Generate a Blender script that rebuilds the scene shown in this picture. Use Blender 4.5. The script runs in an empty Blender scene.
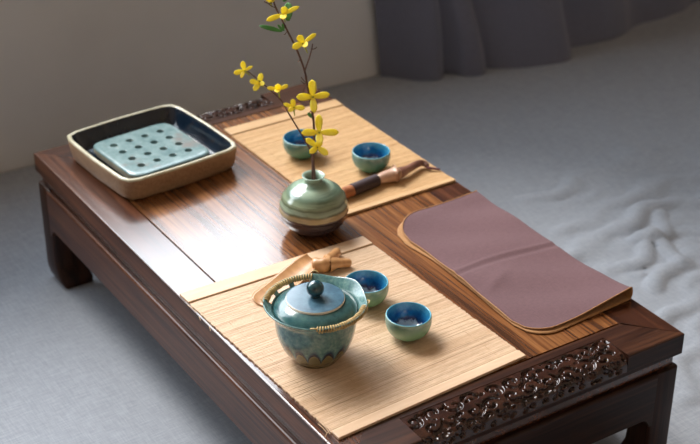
import bpy, bmesh, math, random
import numpy as np
from mathutils import Vector, Matrix
random.seed(7); rng = np.random.default_rng(7)
S = bpy.context.scene
COL = S.collection
PI = math.pi

# ------------------------------------------------------------------ scale and camera
H = 0.236            # table height; table top is z = H, table runs x 0..L, y 0..W
L, W = 0.915, 0.5
F_PX = 1489.26
RM = Matrix(((0.54147537, 0.84070826, 0.00374697), (0.41625992, -0.26422317, -0.87000793), (-0.73043282, 0.47264758, -0.49302349)))
CAM = Vector((2.00368420, -0.70958233, 1.04983081 + H))
RIGHT, UP, TOWARD = Vector(RM[0]), -Vector(RM[1]), -Vector(RM[2])

def ray(px):
    return RM.transposed() @ Vector(((px[0]-350)/F_PX, (px[1]-222)/F_PX, 1))
def on_z(px, z):                      # point at world height z under a photo point
    d = ray(px); t = (z-CAM.z)/d.z
    return CAM + d*t
def on_depth(px, depth):              # point at a distance along the view axis
    return CAM + ray(px)*depth

# ------------------------------------------------------------------ node helpers
class NT:
    def __init__(s, name):
        s.m = bpy.data.materials.new(name); s.m.use_nodes = True
        s.t = s.m.node_tree; s.b = s.t.nodes['Principled BSDF']
    def n(s, typ, **kw):
        nd = s.t.nodes.new(typ)
        for k, v in kw.items():
            if k in nd.inputs: nd.inputs[k].default_value = v
            else: setattr(nd, k, v)
        return nd
    def l(s, a, b): s.t.links.new(a, b)
    def set(s, **kw):
        for k, v in kw.items(): s.b.inputs[k.replace('_', ' ')].default_value = v
    def coord(s, kind='Object', scale=(1,1,1), rot=(0,0,0)):
        tc = s.n('ShaderNodeTexCoord'); mp = s.n('ShaderNodeMapping')
        mp.inputs['Scale'].default_value = scale; mp.inputs['Rotation'].default_value = rot
        s.l(tc.outputs[kind], mp.inputs['Vector']); return mp.outputs['Vector']
    def noise(s, vec, scale, detail=4, rough=.55, dist=0):
        nd = s.n('ShaderNodeTexNoise', Scale=scale, Detail=detail, Roughness=rough, Distortion=dist)
        s.l(vec, nd.inputs['Vector']); return nd.outputs['Fac']
    def ramp(s, fac, stops, interp='LINEAR'):
        r = s.n('ShaderNodeValToRGB'); e = r.color_ramp.elements; r.color_ramp.interpolation = interp
        while len(e) < len(stops): e.new(0.5)
        for k, (p, c) in enumerate(stops):
            e[k].position = p; e[k].color = (*c, 1) if len(c) == 3 else c
        s.l(fac, r.inputs['Fac']); return r.outputs['Color']
    def math(s, op, a, b=None, clamp=False):
        nd = s.n('ShaderNodeMath', operation=op); nd.use_clamp = clamp
        for k, v in enumerate((a, b)):
            if v is None: continue
            if isinstance(v, (int, float)): nd.inputs[k].default_value = v
            else: s.l(v, nd.inputs[k])
        return nd.outputs[0]
    def mix(s, fac, a, b, mode='MIX'):
        nd = s.n('ShaderNodeMix', data_type='RGBA', blend_type=mode)
        for sock, v in ((nd.inputs[0], fac), (nd.inputs[6], a), (nd.inputs[7], b)):
            if isinstance(v, (int, float)): sock.default_value = v
            elif isinstance(v, tuple): sock.default_value = (*v, 1) if len(v) == 3 else v
            else: s.l(v, sock)
        return nd.outputs[2]
    def color(s, c):
        if isinstance(c, tuple): s.b.inputs['Base Color'].default_value = (*c, 1)
        else: s.l(c, s.b.inputs['Base Color'])
    def bump(s, h, strength=.3, dist=.001):
        nd = s.n('ShaderNodeBump', Strength=strength, Distance=dist)
        s.l(h, nd.inputs['Height']); s.l(nd.outputs[0], s.b.inputs['Normal'])

def lin(r, g, b):
    f = lambda c: c/12.92 if c <= .04045 else ((c+.055)/1.055)**2.4
    return tuple(f(v/255) for v in (r, g, b))

# ------------------------------------------------------------------ materials
def wood(name, axis, dark, mid, light, rough=.27, coat=.7, spec=.5):
    t = NT(name)
    sc = {'x': (.75, 26, 26), 'y': (26, .75, 26), 'z': (26, 26, .75)}[axis]
    sf = {'x': (8, 260, 260), 'y': (260, 8, 260), 'z': (260, 260, 8)}[axis]
    v = t.coord('Object', sc)
    g = t.noise(v, 2.2, 6, .62, .9)
    g2 = t.noise(t.coord('Object', sf), 1.0, 3, .6)
    c = t.ramp(g, [(.30, dark), (.46, mid), (.60, light), (.72, mid)])
    pores = t.ramp(g2, [(.38, (.42, .38, .36)), (.52, (1, 1, 1))])
    t.color(t.mix(.75, c, pores, 'MULTIPLY'))
    t.set(Roughness=rough, Coat_Weight=coat, Coat_Roughness=.17, Coat_IOR=1.6, Specular_IOR_Level=spec)
    t.bump(g2, .06, .0004)
    return t.m
FD, FM, FL_ = (.020, .0055, .0026), (.060, .0185, .0080), (.115, .038, .016)
M_rail_x = wood('rosewood rail', 'x', FD, FM, FL_)
M_rail_y = wood('rosewood end rail', 'y', (.016, .005, .003), (.048, .017, .009), (.085, .032, .015), .3, .2)
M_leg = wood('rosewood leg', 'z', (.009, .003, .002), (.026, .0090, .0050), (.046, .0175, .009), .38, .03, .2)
M_apron_lit = wood('lit rosewood apron', 'x', (.020, .006, .0026), (.066, .0215, .0095), (.120, .043, .018), .30, .08, .3)  # long aprons: window light put into the colour as a lighter tone
M_side_lit = wood('lit satin rosewood rail side', 'x', (.022, .0065, .003), (.074, .0245, .0105), (.135, .048, .020), .32, .05, .3)  # long rail sides: same wood, lightened in colour as the lit side
M_side_shaded = wood('shaded satin rosewood end side', 'y', (.008, .0026, .0018), (.024, .0085, .005), (.042, .016, .009), .36, .03, .2)  # end faces: same wood, shade away from the window painted into the colour
M_apron_shaded = wood('shaded rosewood end apron', 'y', (.007, .0024, .0018), (.020, .0070, .0045), (.036, .0135, .008), .38, .03, .2)  # end aprons: darkened copy of the wood, their shade is in the colour
M_panel = wood('rosewood panel', 'x', (.050, .017, .007), (.175, .064, .020), (.29, .118, .038), .27, .7)

t = NT('carved rosewood'); v = t.coord('Object')
t.color(t.ramp(t.noise(v, 60, 3), [(.3, (.020, .007, .0045)), (.7, (.058, .021, .012))]))
t.set(Roughness=.22, Specular_IOR_Level=.5, Coat_Weight=.35, Coat_Roughness=.12); M_carve = t.m

t = NT('bamboo slats')
uv = t.n('ShaderNodeUVMap').outputs[0]
sep = t.n('ShaderNodeSeparateXYZ'); t.l(uv, sep.inputs[0])
wn = t.n('ShaderNodeTexWhiteNoise', noise_dimensions='1D'); t.l(sep.outputs[0], wn.inputs['W'])
mp = t.n('ShaderNodeMapping'); mp.inputs['Scale'].default_value = (40, 3, 1); t.l(uv, mp.inputs['Vector'])
st = t.noise(mp.outputs[0], 6, 4, .6)
c = t.ramp(wn.outputs['Value'], [(0, (.62, .415, .26)), (.5, (.71, .505, .335)), (.85, (.75, .555, .38)), (1, (.57, .365, .21))])
t.color(t.mix(.5, c, t.ramp(st, [(.3, (.72, .66, .58)), (.6, (1, 1, 1))]), 'MULTIPLY'))
t.set(Roughness=.5); M_bamboo = t.m
t = NT('golden bamboo slats')
uv = t.n('ShaderNodeUVMap').outputs[0]
sep = t.n('ShaderNodeSeparateXYZ'); t.l(uv, sep.inputs[0])
wn = t.n('ShaderNodeTexWhiteNoise', noise_dimensions='1D'); t.l(sep.outputs[0], wn.inputs['W'])
mp = t.n('ShaderNodeMapping'); mp.inputs['Scale'].default_value = (40, 3, 1); t.l(uv, mp.inputs['Vector'])
st = t.noise(mp.outputs[0], 6, 4, .6)
c = t.ramp(wn.outputs['Value'], [(0, (.60, .36, .175)), (.5, (.68, .445, .225)), (1, (.55, .32, .145))])
t.color(t.mix(.5, c, t.ramp(st, [(.3, (.72, .66, .58)), (.6, (1, 1, 1))]), 'MULTIPLY'))
t.set(Roughness=.5); M_bamboo2 = t.m

def plain(name, c1, c2, scale=30, rough=.5, coat=0, bump=0, stretch=(1, 1, 1)):
    t = NT(name); f = t.noise(t.coord('Object', stretch), scale, 4)
    t.color(t.ramp(f, [(.3, c1), (.7, c2)])); t.set(Roughness=rough, Coat_Weight=coat, Coat_Roughness=.1)
    if bump: t.bump(f, bump, .001)
    return t.m
M_bamboo_end = plain('bamboo end slat', (.62, .415, .26), (.70, .495, .33), 18, .45, stretch=(8, 1, 1))
M_bamboo_end2 = plain('golden bamboo end slat', (.50, .30, .14), (.60, .39, .20), 18, .45, stretch=(8, 1, 1))
M_thread = plain('mat thread', (.42, .26, .12), (.55, .36, .18), 60, .8)
M_thread_pale = plain('pale thread', (.60, .41, .24), (.68, .48, .30), 60, .8)
M_scoop = plain('polished bamboo root', (.40, .19, .075), (.55, .30, .13), 22, .35, .2, stretch=(2, 6, 2))
M_rootwood = plain('bamboo root', (.36, .19, .12), (.62, .40, .28), 45, .4, .2)
M_gap = plain('dark groove wood', (.006, .003, .002), (.010, .005, .003), 40, .9)
M_roottip = plain('dark bamboo root', (.085, .032, .022), (.24, .11, .075), 40, .35, .3)
M_binding = plain('dark brown cord binding', (.022, .010, .012), (.05, .024, .026), 200, .6, stretch=(1, 8, 1))
M_bristle = plain('russet bristle', (.24, .07, .02), (.42, .15, .05), 160, .6)
M_tipcord = plain('plum cord', (.10, .035, .05), (.16, .06, .08), 90, .7)
M_stem = plain('brown twig bark', (.055, .026, .018), (.14, .07, .045), 120, .7, bump=.3)
M_petal = plain('yellow petal', (.96, .80, .06), (1.0, .90, .16), 90, .55)
M_calyx = plain('green calyx', (.30, .36, .05), (.46, .46, .07), 90, .6)
M_leaf = plain('green leaf', (.09, .26, .07), (.17, .38, .13), 60, .5)
for m in (M_petal, M_leaf):
    nt = m.node_tree; b = nt.nodes['Principled BSDF']; col = b.inputs['Base Color'].links[0].from_socket
    tr = nt.nodes.new('ShaderNodeBsdfTranslucent'); mx = nt.nodes.new('ShaderNodeMixShader'); mx.inputs[0].default_value = .5
    nt.links.new(col, tr.inputs[0]); nt.links.new(b.outputs[0], mx.inputs[1]); nt.links.new(tr.outputs[0], mx.inputs[2])
    nt.links.new(mx.outputs[0], nt.nodes['Material Output'].inputs[0])

# rattan
t = NT('rattan'); f = t.noise(t.coord('Object'), 150, 3)
t.color(t.ramp(f, [(.3, (.33, .20, .06)), (.7, (.62, .44, .18))])); t.set(Roughness=.5); M_rattan = t.m

# teapot glaze: teal above, navy drips, olive below (height pattern belongs to the glaze)
def sepxyz(t):
    tc = t.n('ShaderNodeTexCoord'); s = t.n('ShaderNodeSeparateXYZ'); t.l(tc.outputs['Object'], s.inputs[0]); return tc.outputs['Object'], s.outputs
t = NT('teapot glaze'); vec, xyz = sepxyz(t)
ang = t.math('ARCTAN2', xyz[1], xyz[0])
scal = t.math('ABSOLUTE', t.math('SINE', t.math('MULTIPLY', ang, 8.0)))
scal = t.math('POWER', scal, .45)
nz = t.noise(vec, 55, 3)
nz2 = t.noise(vec, 160, 4, .7)
edge = t.math('ADD', t.math('MULTIPLY', scal, .0240), t.math('MULTIPLY', nz, .009))     # drip height 0..0.02
hgt = t.math('SUBTRACT', xyz[2], t.math('ADD', edge, .0015))
fac = t.math('ADD', t.math('MULTIPLY', hgt, 22), .5, True)
teal = t.ramp(nz2, [(.25, lin(50, 86, 92)), (.5, lin(88, 126, 124)), (.8, lin(136, 164, 150))])
body = t.ramp(fac, [(.42, lin(104, 96, 66)), (.485, lin(126, 116, 80)), (.50, lin(18, 30, 52)), (.60, lin(26, 46, 72)), (.74, lin(60, 96, 112))])
isw = t.ramp(fac, [(.56, (0, 0, 0)), (.80, (1, 1, 1))])
t.color(t.mix(isw, body, teal)); t.set(Roughness=.22, Coat_Weight=.3, Coat_Roughness=.08); M_pot = t.m
t = NT('teapot lid glaze'); vec, xyz = sepxyz(t); nz2 = t.noise(vec, 90, 4, .7)
c = t.ramp(nz2, [(.25, lin(44, 72, 92)), (.55, lin(70, 104, 122)), (.85, lin(98, 132, 140))])
t.color(c); t.set(Roughness=.3, Coat_Weight=.2, Coat_Roughness=.15); M_lid = t.m
t = NT('teapot shoulder glaze'); vec, xyz = sepxyz(t); nz2 = t.noise(vec, 110, 4, .7)
t.color(t.ramp(nz2, [(.25, lin(30, 66, 74)), (.55, lin(56, 98, 100)), (.85, lin(84, 124, 112))])); t.set(Roughness=.2, Coat_Weight=.3, Coat_Roughness=.1); M_should = t.m
M_knob = plain('dark teal knob glaze', lin(18, 46, 58), lin(46, 84, 88), 120, .15, .4)
M_cream = plain('bare cream clay', lin(206, 196, 180), lin(226, 216, 200), 80, .6)

# cup glazes
def cup_mat(name, g1, g2, low):
    t = NT(name); vec, xyz = sepxyz(t); n1 = t.noise(vec, 70, 4, .65); n2 = t.noise(vec, 26, 3)
    h = t.math('ADD', xyz[2], t.math('MULTIPLY', t.math('SUBTRACT', n1, .5), .014))
    f = t.math('MULTIPLY', h, 1/.032)
    c = t.ramp(f, [(.02, low), (.12, g1), (.5, g2), (.86, lin(96, 132, 128)), (.97, lin(150, 176, 172))])
    t.color(t.mix(.25, c, t.ramp(n2, [(.35, g1), (.65, g2)]))); t.set(Roughness=.25, Coat_Weight=.3, Coat_Roughness=.1); return t.m
M_cup = cup_mat('green cup glaze', lin(98, 146, 104), lin(126, 164, 136), lin(40, 52, 46))
M_cup_b = cup_mat('teal cup glaze', lin(60, 112, 84), lin(76, 130, 120), lin(36, 60, 50))
t = NT('blue cup lining'); vec, xyz = sepxyz(t); n1 = t.noise(vec, 90, 4, .7)
f = t.math('MULTIPLY', t.math('ADD', xyz[2], t.math('MULTIPLY', t.math('SUBTRACT', n1, .5), .02)), 1/.032)
t.color(t.ramp(f, [(.26, lin(168, 190, 204)), (.33, lin(24, 44, 88)), (.46, lin(24, 80, 132)), (.70, lin(38, 122, 166)), (.97, lin(90, 164, 186))]))
t.set(Roughness=.12, Coat_Weight=.6, Coat_Roughness=.05); M_cup_in = t.m

# vase glaze: thrown bands of celadon, olive and tan over a dark foot
t = NT('banded vase glaze'); vec, xyz = sepxyz(t)
n1 = t.noise(t.coord('Object', (6, 6, 75)), 3.2, 5, .6); n2 = t.noise(vec, 40, 4)
wob = t.math('ADD', xyz[2], t.math('MULTIPLY', t.math('SUBTRACT', n2, .5), .006))
f = t.math('MULTIPLY', wob, 1/.086)
base = t.ramp(f, [(.385, lin(58, 48, 54)), (.402, lin(170, 152, 116)), (.46, lin(160, 144, 110)), (.495, lin(82, 86, 64)), (.53, lin(150, 164, 142)), (.565, lin(138, 152, 130)), (.59, lin(90, 98, 76)), (.64, lin(136, 148, 120)), (.74, lin(100, 122, 104)), (.82, lin(158, 180, 160)), (.90, lin(120, 140, 120)), (.97, lin(150, 172, 156))])
str_ = t.ramp(n1, [(.32, (.46, .50, .46)), (.46, (.92, .92, .90)), (.60, (1, 1, .96)), (.70, (.62, .60, .50))])
t.color(t.mix(.75, base, str_, 'MULTIPLY')); t.set(Roughness=.2, Coat_Weight=.5, Coat_Roughness=.08); M_vase = t.m

# tray
t = NT('tan stoneware'); n1 = t.noise(t.coord('Object'), 220, 4, .7); n2 = t.noise(t.coord('Object', (1, 1, 4)), 14, 3)
t.color(t.mix(.4, t.ramp(n1, [(.3, lin(128, 96, 68)), (.7, lin(172, 138, 106))]), t.ramp(n2, [(.3, lin(122, 90, 64)), (.7, lin(180, 150, 118))])))
t.set(Roughness=.5); M_tray_out = t.m
M_tray_rim = plain('cream rim glaze', lin(172, 164, 136), lin(208, 202, 178), 60, .3, .2)
t = NT('black blue tray glaze'); n1 = t.noise(t.coord('Object'), 24, 3)
t.color(t.ramp(n1, [(.35, lin(8, 16, 30)), (.58, lin(18, 34, 48)), (.68, lin(62, 44, 30))])); t.set(Roughness=.16, Coat_Weight=.2, Coat_Roughness=.1); t.bump(t.noise(t.coord('Object'), 120, 2), .25, .001); M_tray_in = t.m
t = NT('celadon crackle glaze'); n1 = t.noise(t.coord('Object'), 40, 5, .7); n2 = t.noise(t.coord('Object', (1, 1, 1)), 16, 3)
c = t.ramp(n1, [(.3, lin(92, 120, 122)), (.6, lin(128, 152, 152)), (.8, lin(160, 174, 170))])
t.color(t.mix(t.ramp(n2, [(.60, (0, 0, 0)), (.70, (1, 1, 1))]), c, lin(130, 128, 124))); t.set(Roughness=.22, Coat_Weight=.3, Coat_Roughness=.1); M_plate = t.m
M_plate_edge = plain('tan plate edge', lin(132, 120, 92), lin(160, 150, 120), 80, .4)

# fabrics
def weave(name, c1, c2, sc=900, rough=.95, sheen=.2):
    t = NT(name)
    a = t.noise(t.coord('Object', (.08, 1, 1)), sc, 2); b_ = t.noise(t.coord('Object', (1, .08, 1)), sc, 2)
    f = t.math('MULTIPLY', t.math('ADD', a, b_), .5)
    t.color(t.ramp(f, [(.35, c1), (.65, c2)])); t.set(Roughness=rough, Sheen_Weight=sheen); t.bump(f, .25, .0006); return t.m
M_linen = weave('grey blue linen', (.238, .260, .296), (.328, .354, .40), 520, .95, .08)
M_mauve = weave('mauve microfibre', (.108, .054, .060), (.150, .078, .085), 1500, .95, .06)
M_tan = weave('tan cloth lining', (.36, .17, .06), (.46, .24, .09), 1200)
M_hem = plain('brown hem stitching', (.26, .115, .04), (.44, .22, .085), 700, .8)
M_curtain = weave('charcoal curtain', (.115, .125, .175), (.155, .165, .23), 700)
M_wall = plain('warm grey plaster', (.60, .605, .615), (.64, .645, .655), 6, .9)
M_room = plain('room plaster', (.79, .66, .53), (.83, .70, .57), 3, .9)
M_floor = plain('room floor boards', (.22, .14, .08), (.30, .19, .11), 8, .5, stretch=(1, 12, 1))
M_frame = plain('window frame paint', (.55, .54, .52), (.60, .59, .57), 10, .5)

# ------------------------------------------------------------------ object helpers
def mesh_obj(name, verts, faces, mats, parent=None, smooth=True, midx=None, uvs=None):
    me = bpy.data.meshes.new(name); me.from_pydata([tuple(v) for v in verts], [], faces)
    if not isinstance(mats, (list, tuple)): mats = [mats]
    for m in mats: me.materials.append(m)
    if midx is not None: me.polygons.foreach_set('material_index', midx)
    me.polygons.foreach_set('use_smooth', [smooth]*len(me.polygons))
    if uvs is not None:
        ul = me.uv_layers.new(name='UVMap')
        for lp in me.loops: ul.data[lp.index].uv = uvs[lp.vertex_index]
    bm = bmesh.new(); bm.from_mesh(me); bmesh.ops.recalc_face_normals(bm, faces=bm.faces); bm.to_mesh(me); bm.free()
    me.update()
    o = bpy.data.objects.new(name, me); COL.objects.link(o)
    if parent: o.parent = parent
    return o
def thing(name, label, cat, loc=(0, 0, 0), rotz=0, group=None):
    o = bpy.data.objects.new(name, None); COL.objects.link(o); o.empty_display_size = .02
    o.location = loc; o.rotation_euler = (0, 0, rotz); o['label'] = label; o['category'] = cat
    if group: o['group'] = group
    return o
def tag(o, label, cat, group=None):
    o['label'] = label; o['category'] = cat
    if group: o['group'] = group
    return o
def struct(o): o['kind'] = 'structure'; return o
def copy_thing(src, loc, rotz, label):
    r = src.copy(); COL.objects.link(r); r.location = loc; r.rotation_euler = (0, 0, rotz); r['label'] = label
    for ch in list(src.children):
        c = ch.copy(); COL.objects.link(c); c.parent = r
        for g in list(ch.children):
            d = g.copy(); COL.objects.link(d); d.parent = c
    return r
def bevel(o, w, seg=2, ang=40):
    m = o.modifiers.new('Bevel', 'BEVEL'); m.width = w; m.segments = seg; m.limit_method = 'ANGLE'; m.angle_limit = math.radians(ang)
    m.harden_normals = False
    return o
def subsurf(o, n=2):
    m = o.modifiers.new('Subdivision', 'SUBSURF'); m.levels = n; m.render_levels = n; return o

class Geo:
    def __init__(s): s.v = []; s.f = []; s.m = []
    def add(s, vs, fs, mi=0):
        k = len(s.v); s.v += [tuple(v) for v in vs]; s.f += [tuple(i+k for i in f) for f in fs]; s.m += [mi]*len(fs)
    def prism(s, poly, z0, z1, mi=0):
        n = len(poly)
        vs = [(x, y, z0) for x, y in poly]+[(x, y, z1) for x, y in poly]
        fs = [tuple(range(n))[::-1], tuple(range(n, 2*n))]+[(i, (i+1) % n, n+(i+1) % n, n+i) for i in range(n)]
        s.add(vs, fs, mi)
    def box(s, x0, x1, y0, y1, z0, z1, mi=0): s.prism([(x0, y0), (x1, y0), (x1, y1), (x0, y1)], z0, z1, mi)
    def tube(s, pts, rad, n=8, mi=0, cap=True):
        pts = [Vector(p) for p in pts]; N = len(pts)
        rad = rad if isinstance(rad, (list, tuple)) else [rad]*N
        T = [(pts[min(i+1, N-1)]-pts[max(i-1, 0)]).normalized() for i in range(N)]
        a = T[0].orthogonal().normalized(); vs = []
        for i in range(N):
            a = (a-T[i]*a.dot(T[i])).normalized(); b = T[i].cross(a)
            for k in range(n):
                th = 2*PI*k/n; vs.append(pts[i]+(a*math.cos(th)+b*math.sin(th))*rad[i])
        fs = [(i*n+k, i*n+(k+1) % n, (i+1)*n+(k+1) % n, (i+1)*n+k) for i in range(N-1) for k in range(n)]
        if cap: fs += [tuple(range(n))[::-1], tuple(range((N-1)*n, N*n))]
        s.add(vs, fs, mi)
    def build(s, name, mats, parent=None, smooth=False):
        return mesh_obj(name, s.v, s.f, mats, parent, smooth, s.m)

def smooth_pts(pts, n=6):            # Catmull-Rom
    P = [Vector(p) for p in pts]; out = []
    for i in range(len(P)-1):
        p0, p1, p2, p3 = P[max(i-1, 0)], P[i], P[i+1], P[min(i+2, len(P)-1)]
        for k in range(n):
            t = k/n
            out.append(.5*((2*p1)+(p2-p0)*t+(2*p0-5*p1+4*p2-p3)*t*t+(3*p1-p0-3*p2+p3)*t**3))
    out.append(P[-1]); return out
def smooth_prof(prof, n=4):
    q = smooth_pts([(r, z, 0) for r, z in prof], n); return [(max(p.x, 0), p.y) for p in q]

def lathe(name, prof, mat, parent=None, n=64, warp=None, mats_of=None):
    """revolve (r, z); r == 0 at an end makes a pole"""
    vs, fs, mi, rows = [], [], [], []
    for j, (r, z) in enumerate(prof):
        if r < 1e-6: rows.append([len(vs)]); vs.append((0, 0, z))
        else:
            row = []
            for k in range(n):
                th = 2*PI*k/n; rr, zz = warp(th, r, z) if warp else (r, z)
                row.append(len(vs)); vs.append((rr*math.cos(th), rr*math.sin(th), zz))
            rows.append(row)
    for j in range(len(rows)-1):
        a, b = rows[j], rows[j+1]; m = mats_of(j) if mats_of else 0
        for k in range(n):
            k2 = (k+1) % n
            if len(a) == 1 and len(b) == 1: continue
            if len(a) == 1: fs.append((a[0], b[k2], b[k]))
            elif len(b) == 1: fs.append((a[k], a[k2], b[0]))
            else: fs.append((a[k], a[k2], b[k2], b[k]))
            mi.append(m)
    return mesh_obj(name, vs, fs, mat, parent, True, mi)

def boolean_cut(o, cutter):
    md = o.modifiers.new('cut', 'BOOLEAN'); md.operation = 'DIFFERENCE'; md.object = cutter; md.solver = 'EXACT'
    dg = bpy.context.evaluated_depsgraph_get(); dg.update()
    me = bpy.data.meshes.new_from_object(o.evaluated_get(dg))
    o.modifiers.remove(md); old = o.data; o.data = me; me.name = old.name
    bpy.data.objects.remove(cutter)
    for p in me.polygons: p.use_smooth = True
    bm = bmesh.new(); bm.from_mesh(me)
    for e in bm.edges:
        if len(e.link_faces) == 2 and e.calc_face_angle(0) > math.radians(38): e.smooth = False
    bm.to_mesh(me); bm.free()

# ------------------------------------------------------------------ THE SETTING
WX = -0.385                            # back wall plane
X1, Y0, Y1, ZC = 3.6, -2.6, 2.6, 2.5
WY0, WY1, WZ0, WZ1 = -1.15, 0.76, 0.67, 2.35   # window opening
g = Geo(); T_ = .14
g.box(WX-T_, WX, Y0-.1, WY0, 0, ZC); g.box(WX-T_, WX, WY1, Y1+.1, 0, ZC)
g.box(WX-T_, WX, WY0, WY1, 0, WZ0); g.box(WX-T_, WX, WY0, WY1, WZ1, ZC)
struct(g.build('wall_back', M_wall))
for nm, b in (('wall_left', (WX, X1, Y0-.1, Y0, 0, ZC)), ('wall_right', (WX, X1, Y1, Y1+.1, 0, ZC)), ('wall_front', (X1, X1+.1, Y0-.1, Y1+.1, 0, ZC)), ('ceiling', (WX-T_, X1+.1, Y0-.1, Y1+.1, ZC, ZC+.1))):
    g = Geo(); g.box(*b); struct(g.build(nm, M_room))
g = Geo(); g.box(WX-T_, X1+.1, Y0-.1, Y1+.1, -.12, -.02); struct(g.build('floor', M_floor))
g = Geo(); fw = .05
g.box(WX-.10, WX-.05, WY0, WY1, WZ0, WZ0+fw); g.box(WX-.10, WX-.05, WY0, WY1, WZ1-fw, WZ1)
for y in (WY0, WY1-fw): g.box(WX-.10, WX-.05, y, y+fw, WZ0+fw, WZ1-fw)
wf = bevel(g.build('window_1', M_frame), .004); struct(wf)

# linen floor cover with wrinkles
def ridge(X, Y, pts, w, h):
    d = np.full(X.shape, 9.0)
    for (ax, ay), (bx, by) in zip(pts[:-1], pts[1:]):
        dx, dy = bx-ax, by-ay; tt = np.clip(((X-ax)*dx+(Y-ay)*dy)/(dx*dx+dy*dy), 0, 1)
        d = np.minimum(d, np.hypot(X-ax-tt*dx, Y-ay-tt*dy))
    return h*np.exp(-(d/w)**2)
def gpt(px): q = on_z(px, 0); return (q.x, q.y)
xs = np.concatenate([np.linspace(WX+.002, 1.15, 230), np.linspace(1.17, X1-.02, 24)])
ys = np.concatenate([np.linspace(Y0+.02, -.42, 20), np.linspace(-.40, 1.9, 340), np.linspace(1.93, Y1-.02, 8)])
X, Y = np.meshgrid(xs, ys, indexing='ij')
Z = np.zeros_like(X)
wr = [([(562, 262), (610, 238), (668, 214), (705, 205)], .022, .011), ([(560, 232), (606, 214), (650, 200), (705, 178)], .022, .007),
      ([(640, 250), (662, 252), (676, 272), (690, 276)], .014, .012), ([(648, 298), (672, 276), (705, 262)], .018, .011),
      ([(520, 205), (540, 200), (566, 188)], .02, .007), ([(600, 276), (634, 268), (664, 244), (704, 236)], .018, .009),
      ([(660, 330), (690, 312), (706, 306)], .02, .010), ([(580, 180), (640, 165), (700, 160)], .04, .005),
      ([(0, 290), (30, 281), (52, 282)], .014, .006), ([(668, 248), (664, 232), (672, 222)], .010, .008), ([(690, 400), (680, 370), (705, 345)], .02, .009)]
XW = X+.014*np.sin(17*Y+9*X)+.008*np.sin(41*X-33*Y)+.004*np.sin(83*Y+60*X); YW = Y+.012*np.sin(19*X+7*Y+1)+.006*np.sin(47*Y+29*X)
for pts, w, h in wr: Z += ridge(XW, YW, [gpt(p) for p in pts], w*.70, h*1.15)*(.75+.35*np.sin(26*X+31*Y))
for pts, w, h in wr[:8]: Z += ridge(XW, YW, [(gpt(p)[0]+.05, gpt(p)[1]+.03) for p in pts], w*.45, h*.45)*(.6+.5*np.sin(37*X-22*Y))
for k in range(14):
    a, b, ph, sg = rng.uniform(4, 16), rng.uniform(4, 16), rng.uniform(0, 6), rng.choice([-1, 1])
    Z += .0007*np.sin(a*X+sg*b*Y+ph)
under = (X > -.03) & (X < L+.05) & (Y > -.03) & (Y < W+.05)
Z = np.where(under, np.minimum(Z, 0), Z)
near = np.exp(-((np.clip(np.maximum(np.maximum(-X, X-L), np.maximum(-Y, Y-W)), 0, 1))/.05)**2)
Z = Z*(1-near)-.0005
nx, ny = X.shape
vs = np.stack([X, Y, Z], -1).reshape(-1, 3).tolist()
fs = [(i*ny+j, (i+1)*ny+j, (i+1)*ny+j+1, i*ny+j+1) for i in range(nx-1) for j in range(ny-1)]
cover = mesh_obj('floor_cover', vs, fs, M_linen)
so = cover.modifiers.new('Solidify', 'SOLIDIFY'); so.thickness = .012; so.offset = -1
tag(cover, 'grey blue linen cover spread over the floor under the low table, wrinkled at right', 'floor cover')

# charcoal curtain pooled by the wall
path = [(-.375, .905), (-.355, .925), (-.325, .945), (-.300, .970), (-.290, .995), (-.300, 1.012), (-.312, 1.022), (-.298, 1.036), (-.272, 1.055), (-.262, 1.085),
        (-.276, 1.104), (-.286, 1.116), (-.272, 1.135), (-.252, 1.17), (-.238, 1.21), (-.228, 1.25), (-.224, 1.285), (-.236, 1.308), (-.262, 1.318), (-.275, 1.34), (-.268, 1.39), (-.262, 1.44),
        (-.272, 1.49), (-.292, 1.53), (-.300, 1.57), (-.298, 1.63), (-.305, 1.70), (-.328, 1.76), (-.335, 1.84), (-.33, 1.95)]
cp = smooth_pts([(x, y, 0) for x, y in path], 7); nz_ = 60; vs = []
for i, p in enumerate(cp):
    for j in range(nz_+1):
        z = 2.25*(j/nz_)**1.6; k = min(z/1.2, 1)
        fl_ = min(z/.22, 1); q = Vector((p.x+(-.345-p.x)*(.30*fl_+.2*k), p.y-.030*fl_+.03*k*math.sin(p.y*9), 0))
        wob = .010*math.sin(p.y*31+z*9)*min(z*5, 1)+.006*math.sin(z*17+p.y*13)*min(z*5, 1)
        vs.append((min(max(q.x+wob, WX+.008), -.2), q.y+wob*.4, .006+z+.006*max(0, math.sin(p.y*14))*(1 if j == 0 else .3)))
fs = [(i*(nz_+1)+j, (i+1)*(nz_+1)+j, (i+1)*(nz_+1)+j+1, i*(nz_+1)+j+1) for i in range(len(cp)-1) for j in range(nz_)]
cur = mesh_obj('curtain', vs, fs, M_curtain)
so = cur.modifiers.new('Solidify', 'SOLIDIFY'); so.thickness = .003; so.offset = 0
tag(cur, 'charcoal grey curtain hanging in folds to the floor by the wall', 'curtain')

def round_outer(o, w=.0022):
    bm = bmesh.new(); bm.from_mesh(o.data); sel = []
    on = lambda v, e: (abs(v.co.x) < e or abs(v.co.x-L) < e, abs(v.co.y) < e or abs(v.co.y-W) < e)
    for e in bm.edges:
        a, b = e.verts; za, zb = a.co.z, b.co.z
        if abs(za-zb) > 1e-5: continue
        if not (abs(za-H) < 1e-5 or abs(za-H+SL) < 1e-5): continue
        A, B = on(a, 1e-5), on(b, 1e-5)
        if (A[0] and B[0]) or (A[1] and B[1]): sel.append(e)
    bmesh.ops.bevel(bm, geom=sel, offset=w, segments=3, profile=.5, affect='EDGES')
    for f in bm.faces: f.material_index = 1 if abs(f.normal.z) < .5 else 0
    bm.to_mesh(o.data); bm.free(); return o
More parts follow.
